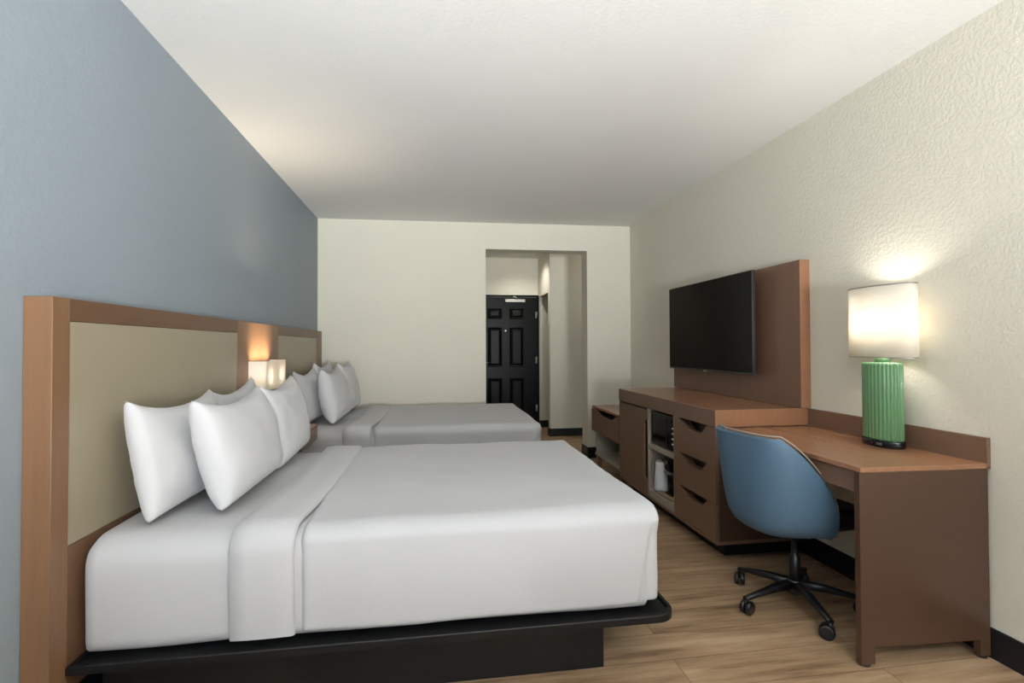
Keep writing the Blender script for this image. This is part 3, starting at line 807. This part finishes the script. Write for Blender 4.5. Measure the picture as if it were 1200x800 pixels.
# ------------------------------------------------------------------ office chair
def make_chair():
    cx, cy, rz = 1.715, 2.262, math.radians(6)
    t = thing('office_chair', 'blue bucket-shell office chair on a black five-star base, pulled up to the desk', 'office chair', (cx, cy, 0), rz=rz)
    ctrl = [  # centre x, centre z, half width, rim x, rim z
        (.025, .383, .205, .020, .395),
        (-.09, .381, .226, .014, .46),
        (-.205, .391, .242, -.010, .535),
        (-.262, .432, .247, -.048, .605),
        (-.284, .530, .245, -.096, .675),
        (-.294, .640, .240, -.150, .738),
        (-.303, .745, .226, -.200, .790),
        (-.310, .815, .208, -.236, .822),
        (-.314, .838, .192, -.258, .838)]
    ns, ntt = 28, 44
    def ip(tt):
        f = tt * (len(ctrl) - 1); i = min(int(f), len(ctrl) - 2); w = f - i
        P0 = ctrl[max(0, i - 1)]; P1 = ctrl[i]; P2 = ctrl[i + 1]; P3 = ctrl[min(len(ctrl) - 1, i + 2)]
        return [.5 * ((2 * b) + (-a + c) * w + (2 * a - 5 * b + 4 * c - d) * w * w + (-a + 3 * b - 3 * c + d) * w ** 3) for a, b, c, d in zip(P0, P1, P2, P3)]
    m = Mesh(); g = []
    for a in range(ntt + 1):
        x, z, hw, rx_, rz_ = ip(a / ntt)
        row = []
        for b in range(ns + 1):
            s = -1 + 2 * b / ns
            k = abs(s) ** 2.6
            row.append(m.bm.verts.new((x + (rx_ - x) * k, hw * math.sin(s * PI / 2 * .9) / math.sin(PI / 2 * .9), z + (rz_ - z) * k)))
        g.append(row)
    for a in range(ntt):
        for b in range(ns):
            f = m.bm.faces.new((g[a][b], g[a][b + 1], g[a + 1][b + 1], g[a + 1][b])); f.smooth = True
    bmesh.ops.recalc_face_normals(m.bm, faces=m.bm.faces)
    rim = [v.co.copy() for v in ([g[a][0] for a in range(ntt + 1)] + [g[ntt][b] for b in range(1, ns + 1)] + [g[a][ns] for a in range(ntt - 1, -1, -1)])]
    sh = m.obj('shell', M['chair_blue'], t, local=True); solid(sh, .028, 0)
    bv = sh.modifiers.new('round', 'BEVEL'); bv.width = .009; bv.segments = 3; bv.limit_method = 'ANGLE'
    # pale piping along the rim, its tone also standing in for a highlight
    m = Mesh()
    inn = []
    for p in rim: inn.append(p + Vector((.010, 0, .012)))
    m.tube(inn, .0035, 6); m.obj('piping', M['chair_trim'], sh, local=True)
    m = Mesh(); m.box(-.17, .255, -.19, .19, .400, .50, bev=.03, seg=4); m.obj('seat_cushion', M['plastic'], t, local=True)
    m = Mesh(); m.box(-.10, .12, -.09, .09, .345, .368, bev=.006); m.obj('seat_mechanism', M['plastic'], t, local=True)
    m = Mesh(); m.lathe([(.024, .10), (.024, .24), (.015, .245), (.015, .37)], 0, 0, 24); m.obj('gas_lift', M['plastic'], t, local=True)
    # star base
    hub = Mesh(); hub.lathe([(.035, .062), (.040, .068), (.036, .125), (.028, .13)], 0, 0, 24); hb = hub.obj('base_hub', M['plastic'], t, local=True)
    r = .285
    a0 = math.radians(116) - rz
    for k in range(5):
        a = a0 + 2 * PI * k / 5
        c, s = math.cos(a), math.sin(a)
        m = Mesh()
        sec = [(.028, .105, .024, .020), (.12, .100, .019, .017), (.22, .086, .015, .012), (r + .005, .074, .013, .010)]
        rings = []
        for (d, z, hw, hh) in sec:
            ring = []
            for q in range(12):
                an = 2 * PI * q / 12
                lx_, lz_ = hw * math.copysign(abs(math.cos(an)) ** .6, math.cos(an)), hh * math.copysign(abs(math.sin(an)) ** .6, math.sin(an))
                ring.append(m.bm.verts.new((d * c - lx_ * s, d * s + lx_ * c, z + lz_)))
            rings.append(ring)
        for A, B in zip(rings, rings[1:]):
            for q in range(12):
                f = m.bm.faces.new((A[q], A[(q + 1) % 12], B[(q + 1) % 12], B[q])); f.smooth = True
        m.bm.faces.new(rings[0][::-1]); m.bm.faces.new(rings[-1]); bmesh.ops.recalc_face_normals(m.bm, faces=m.bm.faces)
        arm = m.obj('base_arm', M['plastic'], t, local=True)
        # caster: twin wheels + hood + stem
        px, py = r * c, r * s
        ang = a + (.5, 1.9, 2.6, 1.1, .3)[k]
        ax = Vector((math.cos(ang), math.sin(ang), 0)); fw = Vector((-math.sin(ang), math.cos(ang), 0))
        m = Mesh()
        cen = Vector((px, py, .031)) + fw * .012
        for sd in (-1, 1):
            w0 = cen + ax * sd * .004; w1 = cen + ax * sd * .025
            ringA, ringB, ringC = [], [], []
            for q in range(20):
                an = 2 * PI * q / 20; d = fw * math.cos(an) + Vector((0, 0, 1)) * math.sin(an)
                ringA.append(m.bm.verts.new(w0 + d * .031)); ringB.append(m.bm.verts.new(w0.lerp(w1, .75) + d * .031)); ringC.append(m.bm.verts.new(w1 + d * .024))
            for A, B in ((ringA, ringB), (ringB, ringC)):
                for q in range(20):
                    f = m.bm.faces.new((A[q], A[(q + 1) % 20], B[(q + 1) % 20], B[q])); f.smooth = True
            m.bm.faces.new(ringA[::-1]); m.bm.faces.new(ringC)
        bmesh.ops.recalc_face_normals(m.bm, faces=m.bm.faces)
        m.tube([(px, py, .03), (px, py, .072)], .007, 8)
        m.box(px - .008, px + .008, py - .008, py + .008, .035, .062, bev=.003)
        m.obj('caster', M['plastic'], arm, local=True)
make_chair()

# ------------------------------------------------------------------ lights
def area(name, loc, rot, sx, sy, power, color=(1, 1, 1), spread=PI):
    l = bpy.data.lights.new(name, 'AREA'); l.shape = 'RECTANGLE'; l.size = sx; l.size_y = sy; l.energy = power; l.color = color; l.spread = spread
    o = bpy.data.objects.new(name, l); COL.objects.link(o); o.location = loc; o.rotation_euler = rot
    return o
def point(name, loc, power, color, r=.02):
    l = bpy.data.lights.new(name, 'POINT'); l.energy = power; l.color = color; l.shadow_soft_size = r
    o = bpy.data.objects.new(name, l); COL.objects.link(o); o.location = loc; return o
area('window_daylight', (.5, -11.5, 1.3), (PI / 2, 0, 0), 8, 6.5, 70, (.94, .975, 1.0))
# added bounce light, unseen behind the camera, thrown up at the ceiling
area('bounce_flash', (.75, -2.9, .95), (PI - math.radians(46), 0, math.radians(12)), .7, .7, 350, (.945, .975, 1), math.radians(104))
for yy in (3.45, 3.68): point('sconce_bulb_light', (-1.06, yy, 1.06), 1.3, (1, .88, .74), .02)
area('sconce_uplight', (-1.068, 3.566, 1.125), (PI, math.radians(-6), 0), .03, .36, 3.4, (1, .82, .60), math.radians(92))
point('table_lamp_light', (lx, ly, 1.405), 5, (1, .94, .86), .03)
for yy in (-.055, .055): point('table_lamp_side_light', (lx, ly + yy, 1.335), 2.4, (1, .94, .86), .03)
sp = bpy.data.lights.new('hall_downlight', 'SPOT'); sp.energy = 30; sp.spot_size = 2.4; sp.spot_blend = .8; sp.shadow_soft_size = .05; sp.color = (1, .95, .87)
o = bpy.data.objects.new('hall_downlight', sp); COL.objects.link(o); o.location = (1.28, 7.23, H - .02)
sp = bpy.data.lights.new('hall_fill_light', 'POINT'); sp.energy = 5; sp.shadow_soft_size = .1; sp.color = (1, .95, .87)  # added unseen fill in the alcove, brightens the hall wall
o = bpy.data.objects.new('hall_fill_light', sp); COL.objects.link(o); o.location = (2.5, 6.3, 2.2)

w = bpy.data.worlds.new('World'); scene.world = w; w.use_nodes = True
nt = w.node_tree
bg = nt.nodes['Background']
sky = nt.nodes.new('ShaderNodeTexSky'); sky.sky_type = 'PREETHAM' if False else 'NISHITA'; sky.sun_disc = False; sky.sun_elevation = math.radians(40)
nt.links.new(sky.outputs[0], bg.inputs['Color']); bg.inputs['Strength'].default_value = .12

# ------------------------------------------------------------------ camera
cam = bpy.data.cameras.new('camera'); co = bpy.data.objects.new('camera', cam); COL.objects.link(co)
cam.sensor_width = 36; cam.lens = 605 / 1200 * 36; cam.clip_start = .05
yaw, pitch, roll = math.radians(8.7046), math.radians(.92), math.radians(-.23)
cy_, sy_ = math.cos(yaw), math.sin(yaw)
fwd = Vector((sy_ * math.cos(pitch), cy_ * math.cos(pitch), math.sin(pitch)))
rt = Vector((cy_, -sy_, 0)); up = rt.cross(fwd)
r2 = math.cos(roll) * rt + math.sin(roll) * up; u2 = -math.sin(roll) * rt + math.cos(roll) * up
R = Matrix((r2, u2, -fwd)).transposed().to_4x4()
R.translation = Vector((0, 0, 1.25))
co.matrix_world = R
cam.shift_y = -(400 - 395.213) / 1200
scene.camera = co
vs = scene.view_settings
vs.view_transform = 'Standard'; vs.look = 'None'; vs.exposure = 0.0; vs.gamma = 1.0; vs.use_curve_mapping = False
scene.cycles.max_bounces = 10; scene.cycles.diffuse_bounces = 6
scene.cycles.use_denoising = True
scene.cycles.sample_clamp_indirect = 6
